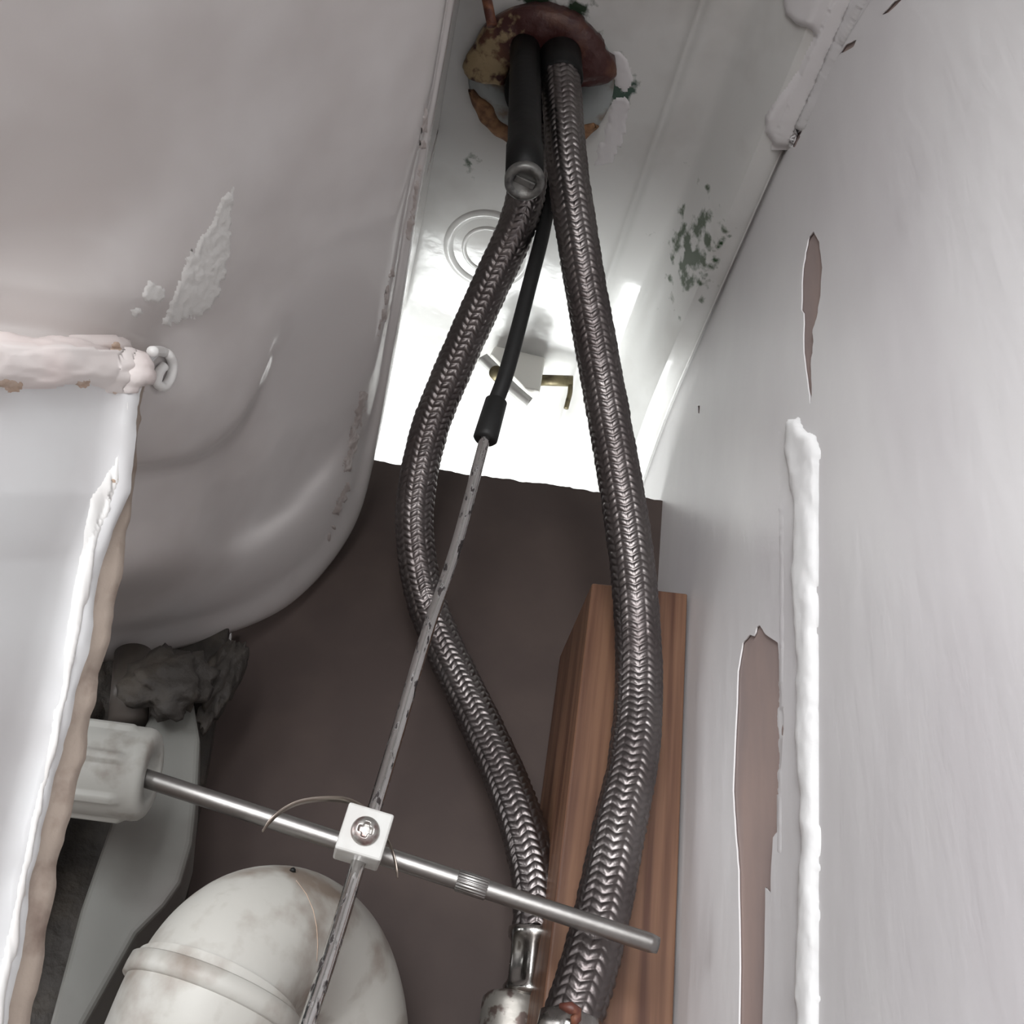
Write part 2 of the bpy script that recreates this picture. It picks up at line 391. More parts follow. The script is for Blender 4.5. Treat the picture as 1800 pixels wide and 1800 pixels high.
# find which side is inside: normals must look at the camera, thickness on the other side
me = bowl.data; cen = me.polygons[len(me.polygons)//2]
if cen.normal.dot(CAM-cen.center) < 0: me.flip_normals()
so.offset = -1

ZL = .372
def ledge_mesh():
    """underside of the tap ledge, its back rim against the wall, its far end"""
    prof = [(-.075, ZL+.004), (-.045, ZL+.0005), (-.03, ZL), (-.01, ZL), (.02, ZL), (.036, ZL-.0005), (.040, ZL-.0025), (.044, ZL-.0008), (.052, ZL-.001), (.0565, ZL-.003), (.0605, ZL-.010),
            (.0665, ZL-.022), (.0700, ZL-.0275), (.0712, ZL-.0285), (.0760, ZL-.0288), (.0786, ZL-.0278), (.0789, ZL-.0245), (.0789, ZL+.02)]
    pr = cr(prof, 5)
    Y = list(np.linspace(-.15, .262, 56))
    G = []
    Y[0] = -.15
    for y in Y: G.append([Vector((x, y, CAM.z+z+.0004*nz((x*30, y*30, 1)))) for x, z in pr])
    # the ledge rolls down into the end skirt
    end = cr([(.262, 0), (.276, -.0008), (.288, -.0035), (.305, -.0085), (.33, -.015), (.36, -.023), (.372, -.030)], 7)
    for y, dz in end[1:]:
        G.append([Vector((x, y, CAM.z+min(z, ZL+.004)+dz*(1 if z < ZL+.01 else 0))) for x, z in pr])
    # unseen near end: a side skirt added to shade the ledge and hose tops
    near = cr([(-.150, 0), (-.165, -.001), (-.176, -.008), (-.180, -.025), (-.181, -.115), (-.184, -.118), (-.187, -.115), (-.188, 0)], 4)
    pre = [[Vector((x, y, CAM.z+min(z, ZL)+dz)) for x, z in pr] for y, dz in near[1:]]
    return pre[::-1]+G
ledge = grid('tap_ledge', ledge_mesh(), M['ledge'])
hb = bvh_of(ledge)
so = ledge.modifiers.new('thickness', 'SOLIDIFY'); so.thickness = .003; so.offset = 1
me = ledge.data
if me.polygons[100].normal.z > 0: me.flip_normals()
so.offset = -1
# knocked-out second tap hole: shallow rings
def ring(name, c, r, tr, m, seg=64, h=.5, sx=1, sy=1):
    C = [Vector((c[0]+r*sx*math.cos(a), c[1]+r*sy*math.sin(a), c[2])) for a in [2*math.pi*i/seg for i in range(seg+1)]]
    return tube(name, C, tr, 10, m, caps=False)
c = PZ(858, 440, ZL)
k1 = ring('knockout_ring', (c.x, c.y, c.z+.0004), .0100, .0011, M['ledge'])
k2 = ring('knockout_ring', (c.x, c.y, c.z+.0016), .0165, .0026, M['ledge'])
basin = empty('wash_basin', (-.05, .1, CAM.z+.2), 'white ceramic wash basin seen from below, rounded bowl on the left', 'basin')
adopt(basin, bowl, ledge, k1, k2)
bb = bvh_of(bowl)
# sealant lump bridging rim and wall
def bridge_bvh(*objs):
    vs = []; fs = []
    for o in objs:
        k = len(vs); vs += [o.matrix_world @ v.co for v in o.data.vertices]; fs += [tuple(k+i for i in p.vertices) for p in o.data.polygons]
    k = len(vs); zz = CAM.z+ZL-.0292
    vs += [Vector((.0745, -.2, zz)), Vector((.0745, .3, zz)), Vector((.0815, .3, zz-.0022)), Vector((.0815, -.2, zz-.0022))]; fs.append((k, k+1, k+2, k+3))
    return BVHTree.FromPolygons(vs, fs)
lb = bridge_bvh(ledge, paint)
o = smear('sealant_lump', [(1370,-60),(1560,-60),(1512,20),(1480,80),(1452,140),(1430,190),(1412,228),(1396,256),(1384,260),(1362,257),(1346,232),(1347,202),(1375,162),(1405,122),(1420,88),(1432,64),(1425,50),(1400,42),(1380,25)], lb, M['paint'], cell=4, h=.0014, edge=14, jag=.12, freq=.02, seed=2, rough=.08, base=-.0002)
o['label'] = 'smooth white sealant lump over the gap'; adopt(basin, o)
# scraped places on the bowl
o = smear('scraped_patch', [(408,330),(406,400),(402,450),(384,520),(360,552),(330,560),(300,572),(286,568),(300,530),(318,490),(322,465),(345,430),(370,395),(388,350)], bb, M['rough'], cell=3, h=.0003, edge=6, jag=1.4, freq=.12, stretch=(1.4, .5), seed=5, rough=.7)
adopt(basin, o)
for L, s in (([(262,495),(288,505),(290,520),(276,535),(255,530),(250,515)], 6), ([(228,545),(245,540),(250,550),(236,556)], 7)):
    o = smear('scraped_patch', L, bb, M['rough'], cell=3, h=.0004, edge=6, jag=1.2, freq=.1, seed=s); adopt(basin, o)
for L, s in (([(1078,88),(1100,100),(1112,135),(1104,165),(1082,150),(1072,118)], 41), ([(1078,178),(1100,168),(1106,190),(1096,240),(1074,286),(1046,290),(1052,262),(1064,232)], 42)):
    o = smear('scale_glint_patch', L, hb, M['paint'], cell=3, h=.0005, edge=6, jag=1.0, freq=.07, seed=s); adopt(basin, o)  # white patches painted in for glints and pale scale by the tap hole
# blistered glaze line along the bowl's edge
for k, (x0, y0, x1, y1, wd) in enumerate([(752,190,742,260,4),(740,290,716,420,3),(690,470,668,590,3),(640,690,608,830,7),(612,850,590,905,6),(585,925,575,950,4)]):
    a = (y1-y0)
    L = [(x0-wd, y0), (x0+wd, y0), (x1+wd, y1), (x1-wd, y1)]
    o = smear('glaze_blister', L, bb, M['blister'], cell=2.5, h=.0003, edge=5, jag=1.8, freq=.12, stretch=(1.0, .5), seed=20+k); adopt(basin, o)

# ------------------------------------------------------------ horseshoe washer, plate and tap shank
HC = PZ(951, 140, ZL)
plate = lathe('washer_plate', HC+Vector((0, 0, .001)), HC-Vector((0, 0, .0022)), [(0, .024), (.2, .0262), (.8, .0262), (1, .0252), (1.0, .0135), (.2, .0135)], 64, M['zinc'])
def rim_sector():
    G = []
    for i in range(70):
        f = i/69; a = math.radians(22+f*136); e = min(1, min(f, 1-f)/.08)
        ri = .0205+.0022*nz((a*4, 3, 1)); ro = .0266+.0007*nz((a*5, 0, 2)); ri = ro-(ro-ri)*(.4+.6*e); z = -.0040-.0010*nz((a*4, 6, 3))
        G.append([HC+Vector((r*math.cos(a), r*math.sin(a), zz)) for r, zz in ((ri, -.0018), (ri+.0008, z*.85), (ri+.002, z), (ro-.0016, z), (ro-.0003, z*.8), (ro, -.0015))])
    return G
crust = grid('rust_rim', rim_sector(), M['orange'], wrap=True, caps=True)
def horseshoe():
    n = 90; G = []
    for i in range(n):
        f = i/(n-1); a = math.radians(-190+f*172)              # opening away from the camera
        ri = .0118+.0006*nz((a*2, 1, 0)); ro = .0272+.0010*nz((a*3, 5, 0))
        e = min(1, min(f, 1-f)/.05); ro = ri+(ro-ri)*(.72+.28*math.sqrt(max(0, 1-(1-e)**2)))
        z0 = -.0022; z1 = -.0085-.0010*nz((a*2, 2, 7))
        ring_ = []
        prof = [(ri, z0), (ri, z1*.7), (ri+.0012, z1*.97), (ri+.004, z1), ((ri+ro)/2, z1*1.02), (ro-.004, z1*.98), (ro-.0012, z1*.85), (ro, z1*.6), (ro, z0)]
        for (r, z) in prof:
            p = HC+Vector((r*math.cos(a), r*math.sin(a), z)); q = fbm(p, 260, 3)*.0006
            ring_.append(p+Vector((q, -q, q)))
        G.append(ring_)
    return G
shoe = grid('horseshoe_clamp', horseshoe(), M['rust'], wrap=True, caps=True)
shank = lathe('tap_shank', HC+Vector((.001, .000, .02)), HC+Vector((.001, 0, -.0120)), [(0, .0128), (.95, .0128), (1, .0122), (1, .001)], 40, M['black'],)
fx = empty('tap_fixing', HC, 'rusty horseshoe clamp and grey washer plate around the dark tap shank', 'tap fixing')
adopt(fx, plate, crust, shoe, shank)

# fixing stud, hanging straight down from the hole
S0 = P(923, 120, .353); S1 = PY(922, 318, (S0-CAM).y)
SD = (S1-S0).normalized()
b1 = tube('long_nut', [S0-SD*.02, S0, S0.lerp(S1, .5), S0.lerp(S1, .72), S0.lerp(S1, .73), S1], [.0052, .0052, .0052, .0052, .0056, .0056], 32, M['black'])
rim = lathe('slotted_end', S1-SD*.001, S1+SD*.0015, [(0, .0058), (.8, .0058), (1, .0052), (1, .0036), (.55, .0034), (.5, .0005)], 40, M['stud'])
sl = box('stud_core', S1+SD*.0004, .0062, .0022, .0012, M['stud'], .0003, rot=Matrix.Rotation(.2, 3, 'Z'))
t = empty('fixing_stud', S0, 'black tubular fixing stud with a grey slotted end, hanging under the tap', 'stud')
adopt(t, b1, rim, sl)
a = P(850, -30, .352); b = P(865, 45, .350)
tag(tube('rusty_wire', [a, b], .0017, 12, M['rustred']), 'short rusty rod above the horseshoe clamp at the top', 'rod')

# ------------------------------------------------------------ braided hoses
def braid(name, pts, d, m):
    C = cr([tuple(P(*q)) for q in pts], 12); A, s = resample(C, .00024)
    # smooth, then frames
    T, N, B = frames(A); nu = 144; ncol = 16
    th = np.linspace(0, 2*math.pi, nu, endpoint=False)
    x = th/(2*math.pi)*ncol; k = np.floor(x); f = x-k; sg = np.where(k % 2 == 0, 1, -1)
    off = sg*.62*(f-.5)
    ph = s[:, None]/.00225 + off[None, :]
    wv = np.abs(np.cos(math.pi*ph))**.6
    colp = (np.sin(math.pi*np.clip(f, .02, .98))**.5)[None, :]
    wob = 1+.012*np.sin(s*210)[:, None]*np.cos(th*2+s[:, None]*90)
    # random slack strands
    rnd = np.random.RandomState(len(pts)); st = rnd.rand(int(ph.max())+4, ncol)
    sid = st[np.clip(np.floor(ph+.5).astype(int), 0, None), k.astype(int)[None, :]]
    R_ = d/2*wob - .00055 + .00050*wv*(.35+.65*colp)*(.65+.5*sid)
    P3 = A[:, None, :]+(np.cos(th)[None, :]*R_)[..., None]*N[:, None, :]+(np.sin(th)[None, :]*R_)[..., None]*B[:, None, :]
    nv = len(A); V = P3.reshape(-1, 3)
    j, i = np.meshgrid(np.arange(nv-1), np.arange(nu), indexing='ij'); a = j*nu+i; b = j*nu+(i+1) % nu
    Fq = np.stack([a, b, b+nu, a+nu], -1).reshape(-1, 4)
    me = bpy.data.meshes.new(name); me.vertices.add(len(V)); me.vertices.foreach_set('co', V.astype(np.float32).ravel())
    me.loops.add(Fq.size); me.loops.foreach_set('vertex_index', Fq.ravel().astype(np.int32))
    me.polygons.add(len(Fq)); me.polygons.foreach_set('loop_start', np.arange(0, Fq.size, 4, dtype=np.int32))
    me.update(calc_edges=True); me.validate()
    if me.polygons[0].normal.dot(Vector(me.polygons[0].center)-Vector(A[0])) < 0: me.flip_normals()
    return link(name, me, m)
HA = [(985,100,.362),(986,140,.354),(990,200,.347),(998,300,.338),(1020,450,.332),(1046,600,.328),(1073,750,.322),(1099,900,.314),(1117,1050,.304),(1123,1200,.293),(1114,1330,.277),(1090,1450,.263),(1060,1600,.2475),(1035,1700,.238),(1006,1795,.2305)]
HB = [(930,235,.357),(928,320,.347),(908,400,.345),(872,480,.347),(831,570,.350),(792,660,.352),(760,740,.353),(739,820,.352),(729,900,.350),(732,970,.348),(747,1050,.345),(777,1130,.338),(815,1210,.328),(853,1290,.316),(889,1370,.303),(918,1450,.290),(938,1530,.280),(945,1600,.272),(942,1640,.268)]
brA = braid('braided_sleeve', HA, .0136, M['braid'])
brB = braid('braided_sleeve', HB, .0130, M['braid'])
# crimped ferrules and nuts
f0 = P(942, 1632, .2685); f1 = P(931, 1752, .2605)
def hexish(s, th):
    return 1 - (.13*(abs(math.sin(th*3))**2.0) if .16 < s < .9 else 0)
fer = lathe('crimped_ferrule', f0, f1, [(0, .0062), (.02, .0069), (.10, .0070), (.17, .0068), (.26, .0064), (.5, .0063), (.80, .0064), (.88, .0069), (.96, .0068), (1, .0058)], 60, M['chrome'],
            rf=lambda s, th: 1-(.20*abs(math.cos(th*3))**1.5 if .2 < s < .85 else .0))
tailB = tube('hose_tail', [P(930,245,.356), P(922,190,.364), P(915,110,.374)], .0035, 20, M['black'])
hB = empty('flexible_hose', f0, 'braided steel hose bowing out to the left, with chrome ferrule below', 'hose'); adopt(hB, brB, fer, tailB)
capA = P(1003, 1768, .232)
fa0 = P(1004, 1788, .2305); fa1 = P(985, 1900, .222)
ferA = lathe('crimped_ferrule', fa0, fa1, [(0, .0060), (.03, .0070), (.3, .0071), (.4, .0066), (1, .0066)], 60, M['chrome'], rf=lambda s, th: 1-.03*math.cos(th*6))
rp = tube('rust_crust', [P(985, 1768, .2225), P(1003, 1772, .221), P(1015, 1776, .222), P(1012, 1790, .2215), P(1008, 1805, .221)], [.0006, .0013, .0009, .0012, .0005], 12, M['rustred'])
colA = lathe('black_collar', P(985,98,.3615), P(987,142,.354), [(0,.0072),(.9,.0074),(1,.0070),(1,.0060)], 36, M['black'])
hA = empty('flexible_hose', fa0, 'braided steel hose running down the right, in front of the pine batten', 'hose'); adopt(hA, brA, ferA, rp, colA)
# isolation valve bodies
v0 = P(905, 1752, .262); v1 = P(885, 1960, .246)
vb = lathe('valve_body', v0, v1, [(0, .0050), (.0, .0070), (.04, .0079), (.10, .0080), (.5, .0080), (1, .0080)], 48, M['valve'], rf=lambda s, th: 1+(.03*math.cos(th*6) if s > .1 else 0))
tag(vb, 'worn metal valve nut under the chrome hose ferrule, bottom of the picture', 'valve')

# ------------------------------------------------------------ lift rod, pivot rod, clamp
U = [(955,130,.374),(963,330,.353),(956,400,.347),(931,500,.334),(893,645,.318),(868,715,.312)]
up = tube('upper_rod', cr([tuple(P(*q)) for q in U], 8), .0024, 20, M['darkrod'])
cA = P(873, 703, .3135); cB = P(852, 775, .3065)
cp = lathe('rod_coupler', cA, cB, [(0, .0026), (.04, .0033), (.85, .0036), (.95, .0036), (1, .0030), (1, .0016)], 32, M['darkrod'])
Lr = [(855,762,.307),(802,960,.286),(748,1120,.267),(698,1290,.249),(656,1430,.2325),(620,1550,.222),(580,1680,.209),(540,1800,.198),(515,1875,.192)]
lowC = cr([tuple(P(*q)) for q in Lr], 8)
low = tube('lower_rod', lowC, .00160, 24, M['rod'], step=.002)
rodE = empty('lift_rod', cA, 'long thin pitted steel rod slanting down through the white clamp, black above its coupler', 'rod')
adopt(rodE, up, cp, low)
h0 = P(262, 1370, .236); h1 = P(1157, 1662, .2285)
def knurl(s, th): return 1
body = lathe('rod_shaft', h0-(h1-h0)*.05, h1, [(0, .0018), (.02, .00205), (.985, .00205), (1, .0017)], 28, M['rod2'])
ka = h0.lerp(h1, .612); kb = h0.lerp(h1, .672)
kn = lathe('knurled_band', ka, kb, [(0, .0019), (.03, .00225), (.97, .00225), (1, .0019)], 80, M['rod2'], rf=lambda s, th: 1+.05*math.cos(th*20))
pv = empty('pivot_rod', h0, 'straight horizontal steel rod with a knurled band, reaching right from the grey nut', 'rod'); adopt(pv, body, kn)

# clamp block
cc = P(638, 1473, .2275)
fwd = (CAM-cc).normalized(); upv = (P(654, 1430, .228)-P(626, 1520, .228)).normalized()
zv = (fwd+upv*.26+cx.normalized()*0).normalized(); yv = (upv-zv*upv.dot(zv)).normalized(); xv = yv.cross(zv)
Rb = Matrix((xv, yv, zv)).transposed()
blk = box('clamp_block', cc+zv*.0010, .0100, .0100, .0110, M['plastic'], .0005, 2, rot=Rb)
sc_c = cc+zv*.0065
def cross_screw():
    a = sc_c-zv*.0004; b_ = sc_c+zv*.0018; prof = []
    n = 40; G = []
    nr = 16
    for j in range(nr+1):
        r = .0030*(1-j/nr)
        row = []
        for i in range(72):
            th = 2*math.pi*i/72
            h = .0016*math.sqrt(max(0, 1-(r/.00305)**2))+.0002
            x = r*math.cos(th+.45); y = r*math.sin(th+.45)
            # cross recess
            ax, ay = abs(x), abs(y)
            wv = .00052+.0003*(1-min(1, r/.0017))
            inn = (min(ax, ay) < wv and max(ax, ay) < .0016)
            if inn: h -= .0011*min(1, (.0017-max(ax, ay))/.0004)
            row.append(sc_c+xv*x+yv*y+zv*h)
        G.append(row)
    G.insert(0, [sc_c+xv*.0030*math.cos(2*math.pi*i/72+.45)+yv*.0030*math.sin(2*math.pi*i/72+.45)-zv*.003 for i in range(72)])
    return grid('cross_head_screw', G, M['stud2'], wrap=True)
M['stud2'] = mat('grey_screw', (.40, .385, .365), .38, metal=.9, c2=(.22, .15, .14), scale=400, bump=.2, bscale=600)
scw = cross_screw()
cl = empty('rod_clamp', cc, 'small white plastic clamp block with a cross-head screw where the two rods cross', 'clamp'); adopt(cl, blk, scw)
# spring clip, a bent strip of steel
def strip(name, pts, wdir, w_, th_, m, taper=True):
    C = cr(pts, 8); n = len(C); T, N, B = frames(C); G = []
    for i in range(n):
        f = i/(n-1); ww = w_*(min(1, .25+min(f, 1-f)*6) if taper else 1)
        wd = np.array(wdir)-T[i]*np.dot(T[i], wdir); wd /= np.linalg.norm(wd); nn = np.cross(T[i], wd)
        G.append([C[i]+wd*ww*a+nn*th_*b for a, b in ((-.5, -.5), (.5, -.5), (.5, .5), (-.5, .5))])
    return grid(name, G, m, wrap=True, caps=True)
wd = (upv*.55+fwd*.85).normalized()
s1 = strip('spring_arm', [tuple(P(*q)) for q in [(461,1462,.219),(478,1440,.2195),(500,1422,.2215),(530,1409,.2235),(570,1404,.226),(605,1406,.229),(630,1416,.231),(650,1432,.233)]], wd, .0021, .0003, M['steel'])
s2 = strip('spring_tail', [tuple(P(*q)) for q in [(672,1468,.230),(682,1480,.228),(690,1497,.225),(696,1520,.2235),(699,1544,.2225)]], wd, .0012, .0003, M['steel'])
cl2 = empty('spring_clip', P(600, 1420, .23), 'thin curved spring steel strip arching over the pivot rod at the clamp', 'clip'); adopt(cl2, s1, s2)

# plastic pivot nut and the waste fitting it screws on
n1 = P(268, 1363, .2385); n0 = P(128, 1345, .2380)
def ribs(s, th):
    k = (math.cos(th*7+.9)); r = .085*max(0, min(1, (k-.62)/.2))
    return 1+(r if s < .70 else r*max(0, 1-(s-.70)/.08))
pr = [(0, .0085), (.01, .0103)]+[(s, .0103) for s in np.linspace(.05, .86, 26)]+[(.92, .0101), (.965, .0095), (.99, .0086), (.99, .0052), (.80, .0048), (.80, .001)]
nut = lathe('ribbed_nut', n0, n1, pr, 140, M['nut'], rf=ribs)
tb = lathe('waste_branch', n0-(n1-n0)*1.0, n0.lerp(n1, .2), [(0, .0078), (1, .0078)], 36, M['nut'])
wz = P(20, 1340, .27)
tp = tube('waste_body', [wz+Vector((0, 0, .02)), wz-Vector((0, 0, .05))], .016, 40, M['chrome'])
wf = empty('waste_fitting', wz, 'ribbed grey-white plastic nut holding the pivot rod, beside the pedestal edge', 'waste fitting'); adopt(wf, nut, tb, tp)

# ------------------------------------------------------------ waste pipe bend
path = [(290,1960,.205,.0168),(330,1860,.209,.0168),(368,1765,.213,.0168),(404,1700,.219,.0164),(452,1664,.227,.0163),(510,1662,.237,.0163),(560,1700,.245,.0163),(588,1770,.248,.0163),(598,1860,.248,.0163),(600,1990,.246,.0163)]
A = cr([tuple(P(x, y, t_))+(r,) for x, y, t_, r in path], 10)
elb = tube('bend', A[:, :3], list(A[:, 3]), 64, M['pvc'])
# socket: wider sleeve over the lower leg
ia, ib = 0, 25
SK = A[ia:ib]
prs = [.0176]*len(SK)
sock = tube('socket', SK[:, :3], prs, 64, M['pvc'], caps=False)
c0, c1 = SK[-6][:3], SK[-1][:3]
lip = lathe('socket_collar', c0, c1, [(0, .0174), (.08, .0186), (.5, .0187), (.92, .0186), (1, .0180), (1, .0160)], 72, M['pvc'])
seam = tube('mould_seam', [A[52][:3]+np.array(v) for v in ([0, 0, 0], [0, 0, .0001])], .0004, 6, M['pvc']) if False else None
hair_b = bvh_of(elb)
hr = tube('hair', [hit(x, y, hair_b, .0001) for x, y in [(520,1548),(538,1572),(550,1600),(556,1630),(558,1660),(556,1690)]], .00008, 6, M['brownspot'])
wp = empty('waste_pipe', Vector(A[0][:3]), 'dirty white plastic waste pipe bend with a collar, bottom left', 'pipe')
adopt(wp, elb, sock, lip, hr)
p_ = hit(514, 1532, hair_b, .0003)
sp = lathe('black_fleck', p_-Vector((0, 0, .0006)), p_+Vector((0, 0, .0006)), [(0, .0002), (.3, .0007), (.7, .0006), (1, .0002)], 10, M['black'])
adopt(wp, sp)

# ------------------------------------------------------------ brown panel and pine batten
PA = Vector((WX+.0, .281, 0)); PB = Vector((-.032, .299, 0)); pd = (PB-PA).normalized(); pn = Vector((pd.y, -pd.x, 0)); pn = pn if pn.y < 0 else -pn
def panel_pt(px, py, off=0.0):
    d = ray(px, py); t_ = ((PA+pn*off)-CAM).dot(pn)/d.dot(pn); return CAM+d*t_
def make_panel():
    topz = []; q = []
    xs = np.linspace(1168, 640, 90)
    for x in xs:
        y = 881-(1168-x)*(71/508)
        y += 3.0*fbm((x*.05, 2, 0), 1, 5)+(4*nz((x*.02, 0, 0)) if x < 850 else 0)
        q.append(panel_pt(x, y))
    last = q[-1]; 
    for k in range(1, 8): q.append(last+pd*(.03*k)+Vector((0, 0, .0)))
    V = []; Fc = []
    for p in q: V += [p, p-pn*.005, Vector((p.x, p.y, .30)), Vector((p.x, p.y, .30))-pn*.005]
    n = len(q)
    for i in range(n-1):
        a = i*4; b = a+4
        Fc += [(a, b, b+2, a+2), (a+1, a+3, b+3, b+1), (a, a+1, b+1, b), (a+2, b+2, b+3, a+3)]
    Fc += [(0, 2, 3, 1), ((n-1)*4, (n-1)*4+1, (n-1)*4+3, (n-1)*4+2)]
    return pydata('side_panel', V, Fc, M['panel'], smooth=False)
panel = tag(make_panel(), 'dark brown board panel with a ragged top edge behind the hoses', 'panel')
# pale paint drips caught on the panel's top edge
bt_r = PX(1209, 1043, WX-.0008); by = (bt_r-CAM).y
bl = PY(1041, 1024, by)
def batten():
    x0 = bl.x; x1 = bt_r.x; z0 = .30; y0 = bt_r.y
    V = []; n = 10
    def col(x, y, k): return Vector((x+.0003*nz((k, x*90, 0)), y, 0))
    zt = lambda x: bl.z+(bt_r.z-bl.z)*(x-x0)/(x1-x0)
    bm = bmesh.new()
    vs = [bm.verts.new(p) for p in [(x0, y0, z0), (x1, y0, z0), (x1, y0, zt(x1)), (x0, y0, zt(x0)), (x0, .284, z0), (x1, .2765, z0), (x1, .2765, zt(x1)), (x0, .284, zt(x0))]]
    for f in [(0, 1, 2, 3), (5, 4, 7, 6), (4, 0, 3, 7), (1, 5, 6, 2), (3, 2, 6, 7), (4, 5, 1, 0)]: bm.faces.new([vs[i] for i in f])
    bmesh.ops.recalc_face_normals(bm, faces=bm.faces)
    bmesh.ops.bevel(bm, geom=bm.edges[:], offset=.0008, segments=3, profile=.6, affect='EDGES')
    me = bpy.data.meshes.new('wooden_batten'); bm.to_mesh(me); bm.free()
    return link('wooden_batten', me, M['wood'], None, False)
bat = tag(batten(), 'upright pine batten fixed in the corner between brown panel and white wall', 'batten')

# ------------------------------------------------------------ pedestal
E = [(268,636,.209),(250,700,.207),(243,760,.205),(236,850,.202),(222,950,.198),(205,1050,.195),(186,1150,.191),(164,1250,.187),(140,1350,.184),(118,1450,.180),(96,1560,.176),(75,1680,.172),(55,1800,.168),(38,1920,.164)]
def pedestal():
    C = cr([tuple(P(*q)) for q in E], 12); Lf = cr([tuple(P(x-800+(y-636)*.05, y+(8 if k else 0), t_*.62)) for k, (x, y, t_) in enumerate(E)], 12)  # left side stretched out of view to shade the space behind
    G = []
    for i in range(len(C)):
        e = C[i]; l = Lf[i]; a = l-e; a /= np.linalg.norm(a); view = np.array(Vector(e)-CAM); view /= np.linalg.norm(view)
        nrm = view-a*np.dot(view, a); nrm /= np.linalg.norm(nrm)          # away from camera
        lat = a-view*np.dot(a, view); lat /= np.linalg.norm(lat); side_a = a; a = lat
        nback = nrm; nrm = view
        jw = .0005*fbm((i*.12, 0, 0), 1, 2); jd = .0010*fbm((i*.10, 5, 0), 1, 3)
        row = [l-nrm*0]; e0 = e+a*(.0006+.0030*min(1, max(0, (i-38)/14))+.0045)
        for s in (.7, .45, .25, .12, .05): row.append(e0*(1-s)+l*s-nrm*.0006*math.sin(s*3))
        rw = .0006+.0030*min(1, max(0, (i-38)/14))*(1+.25*nz((i*.08, 3, 0)))
        row += [e+a*(rw+.0036)-nrm*(.0004+jd*.4), e+a*(rw+.0026+jw)-nrm*.0004, e+a*(rw+.0014)+nrm*(.0003+jd*.3), e+a*(rw+.0006)+nrm*.0010, e+a*(rw+jw)+nrm*.0024]
        row += [e+a*(rw*.75+jw)+nrm*.0034, e+a*(rw*.4+jd)+nrm*.0042, e+a*(jd*.9)+nrm*.0056, e+a*(jd*.8)+nrm*.0080, e+a*.003+nrm*.0100, e+side_a*.012+nback*.0105, l+nback*.0105]
        G.append(row)
    return G
PG = pedestal()
ped = grid('pedestal_shell', [r[:11] for r in PG], M['pedestal'])
rawe = grid('raw_clay_edge', [r[10:] for r in PG], M['raw'])
pe = empty('pedestal', Vector(E and P(*E[-1])), 'white ceramic pedestal on the left with a ragged clay-coloured back edge', 'pedestal')
# closed top
topG = [[Vector(p) for p in PG[0]], [Vector(p)+Vector((0, .001, .004)) for p in PG[0]]]
ptop = grid('top_edge', topG, M['pedestal'])
pb = bvh_of(ped, ptop)
pbb = bvh_of(ped, ptop, bowl, rawe)
# sealant along the top joint
tb_ = smear('sealant_bead', [(-60,596),(60,597),(140,588),(200,588),(228,600),(240,618),(262,628),(270,650),(262,676),(240,690),(180,684),(150,674),(60,680),(-60,684)], pbb, M['pink_silicone'], cell=4, h=.0024, edge=22, jag=.35, freq=.03, stretch=(.35, 1.4), seed=9, rough=.2)
curl = tube('sealant_curl', cr([tuple(hit(x, y, pbb, .0012)) for x, y in [(262,625),(276,614),(290,622),(296,640),(292,662),(280,678),(268,672),(272,652),(282,640)]], 6), .0011, 12, M['silicone'])
L1 = [(226,700),(216,760),(208,850),(190,900),(172,960),(155,1050),(136,1150),(114,1250),(90,1350),(68,1450),(46,1560),(26,1680),(6,1800),(-10,1860),(-50,1850),(0,1700),(30,1560),(64,1400),(90,1290),(110,1180),(128,1060),(142,960),(156,880),(176,845),(200,815),(222,740)]
side = smear('sealant_smear', L1, pb, M['silicone'], cell=4, h=.0006, edge=16, jag=.35, freq=.03, stretch=(1.6, .25), seed=12, rough=.3, base=-.0004)
adopt(pe, ped, rawe, ptop, tb_, curl, side)
tb_['label'] = 'pinkish sealant bead along the pedestal top'
sb = bvh_of(tb_, ped, ptop, side)
for k, L in enumerate([[(-10,668),(20,666),(42,675),(34,688),(18,690),(4,680)], [(132,672),(158,668),(156,678),(142,684)], [(193,600),(212,603),(214,616),(198,614)], [(200,690),(208,689),(207,694)], [(198,843),(206,843),(205,850),(199,850)]]):
    o = smear('grime_spot', L, sb, M['brownspot'], cell=2.5, h=.0002, edge=4, jag=1.0, freq=.15, seed=30+k); adopt(pe, o)

# ------------------------------------------------------------ behind the pedestal: rear ceramic rib, old plaster, pipes
def slab(name, poly, ya, yb, m):
    f = [PY(x, y, ya) for x, y in poly]; b_ = [Vector((p.x, p.y+(yb-ya), p.z)) for p in f]; n = len(poly)
    o = pydata(name, f+b_, [tuple(range(n)), tuple(range(n, 2*n))[::-1]]+[(i, (i+1) % n, n+(i+1) % n, n+i) for i in range(n)], m, smooth=False)
    bv = o.modifiers.new('bevel', 'BEVEL'); bv.width = .0015; bv.segments = 3
    return o
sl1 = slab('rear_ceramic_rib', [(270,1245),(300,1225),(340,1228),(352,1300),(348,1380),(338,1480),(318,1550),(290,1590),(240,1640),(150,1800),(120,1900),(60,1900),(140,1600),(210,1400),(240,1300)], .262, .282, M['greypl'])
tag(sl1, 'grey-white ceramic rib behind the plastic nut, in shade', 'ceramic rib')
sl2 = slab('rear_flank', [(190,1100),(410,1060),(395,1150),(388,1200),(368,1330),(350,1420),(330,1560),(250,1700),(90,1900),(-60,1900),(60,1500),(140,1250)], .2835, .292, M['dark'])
tag(sl2, 'dark dirty masonry strip behind the grey ceramic rib, under the bowl', 'masonry')
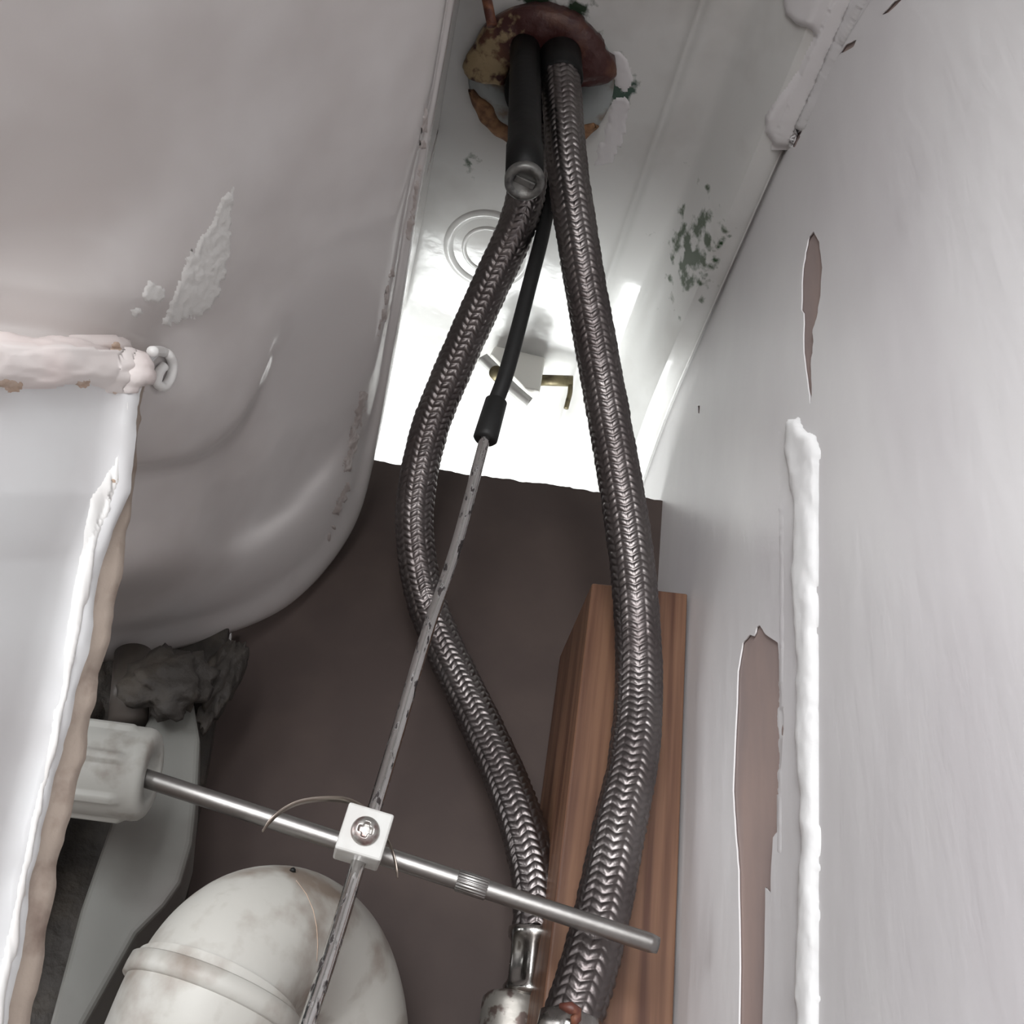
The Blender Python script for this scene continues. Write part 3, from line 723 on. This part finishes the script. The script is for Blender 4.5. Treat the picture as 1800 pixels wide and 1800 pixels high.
def lump(name, px, py, t_, r, m, sc=(1, 1, 1), seed=1, amp=.3, fr=90):
    bm = bmesh.new(); bmesh.ops.create_icosphere(bm, subdivisions=4, radius=1)
    c = P(px, py, t_)
    for v in bm.verts:
        q = Vector((v.co.x*sc[0], v.co.y*sc[1], v.co.z*sc[2]))*r*(1+amp*fbm(v.co, 1.6, seed)); v.co = c+q
    me = bpy.data.meshes.new(name); bm.to_mesh(me); bm.free(); return link(name, me, m)
tag(lump('plaster_clump', 388, 1195, .300, .008, M['dark'], (.55, .6, 1.9), 4, .5), 'dark crumbling plaster clump stuck on the brown panel below the bowl', 'plaster')
tag(tube('drain_stub', [P(225, 1270, .285), P(235, 1150, .30)], .0052, 32, M['pinkgrey']), 'short grey pipe stub in the dark gap above the plastic nut', 'pipe')
tag(lump('plaster_clump', 300, 1200, .284, .010, M['dark'], (1.0, .5, 1.0), 7, .5), 'brown plaster lump above the grey ceramic rib', 'plaster')

# ------------------------------------------------------------ bracket at the far end of the basin
bc = P(912, 660, 0.4543)
br_b = poly_fill('bracket_block', [[(-.0115, .010), (.0085, .011), (.0088, -.0095), (.0035, -.0100), (-.0125, .0045)]], .004, lambda u, v, w_: bc+Vector((u*1.13, w_*.9, v*1.13))+Vector((0, -.0, 0)), M['white_block'])
bv = br_b.modifiers.new('bevel', 'BEVEL'); bv.width = .0008; bv.segments = 2
rb = strip('bracket_arm', [tuple(P(*q)) for q in [(848,628,0.4452),(872,652,0.4430),(900,682,0.4418),(930,708,0.4430)]], (0.75, 0, .65), .0045, .002, M['plastic'], taper=False)
pin = tube('bracket_pin', [P(872, 655, 0.4384), P(880, 664, 0.4497)], .003, 20, M['brass'])
bar = tube('bracket_bar', [P(945, 668, 0.4543), P(1007, 670, 0.4543)], .0024, 20, M['brass'])
hook = tube('bracket_hook', cr([tuple(P(*q)) for q in [(1003,672,0.4543),(1002,690,0.4520),(998,706,0.4497),(995,718,0.4486)]], 5), .0011, 12, M['brass'])
bk = empty('basin_bracket', bc, 'small white bracket with a brassy pin at the far bright end of the basin', 'bracket'); adopt(bk, br_b, rb, pin, bar, hook)
# water drops
for (x, y) in ((403, 1122),):
    p = panel_pt(x, y, .001)
    tag(lathe('water_drop', p+Vector((0, 0, .0022)), p-Vector((0, 0, .002)), [(0, .0002), (.3, .0006), (.7, .0009), (.9, .0007), (1, .0002)], 16, M['water']), 'tiny bright water drop on the brown panel just under the bowl', 'drop')
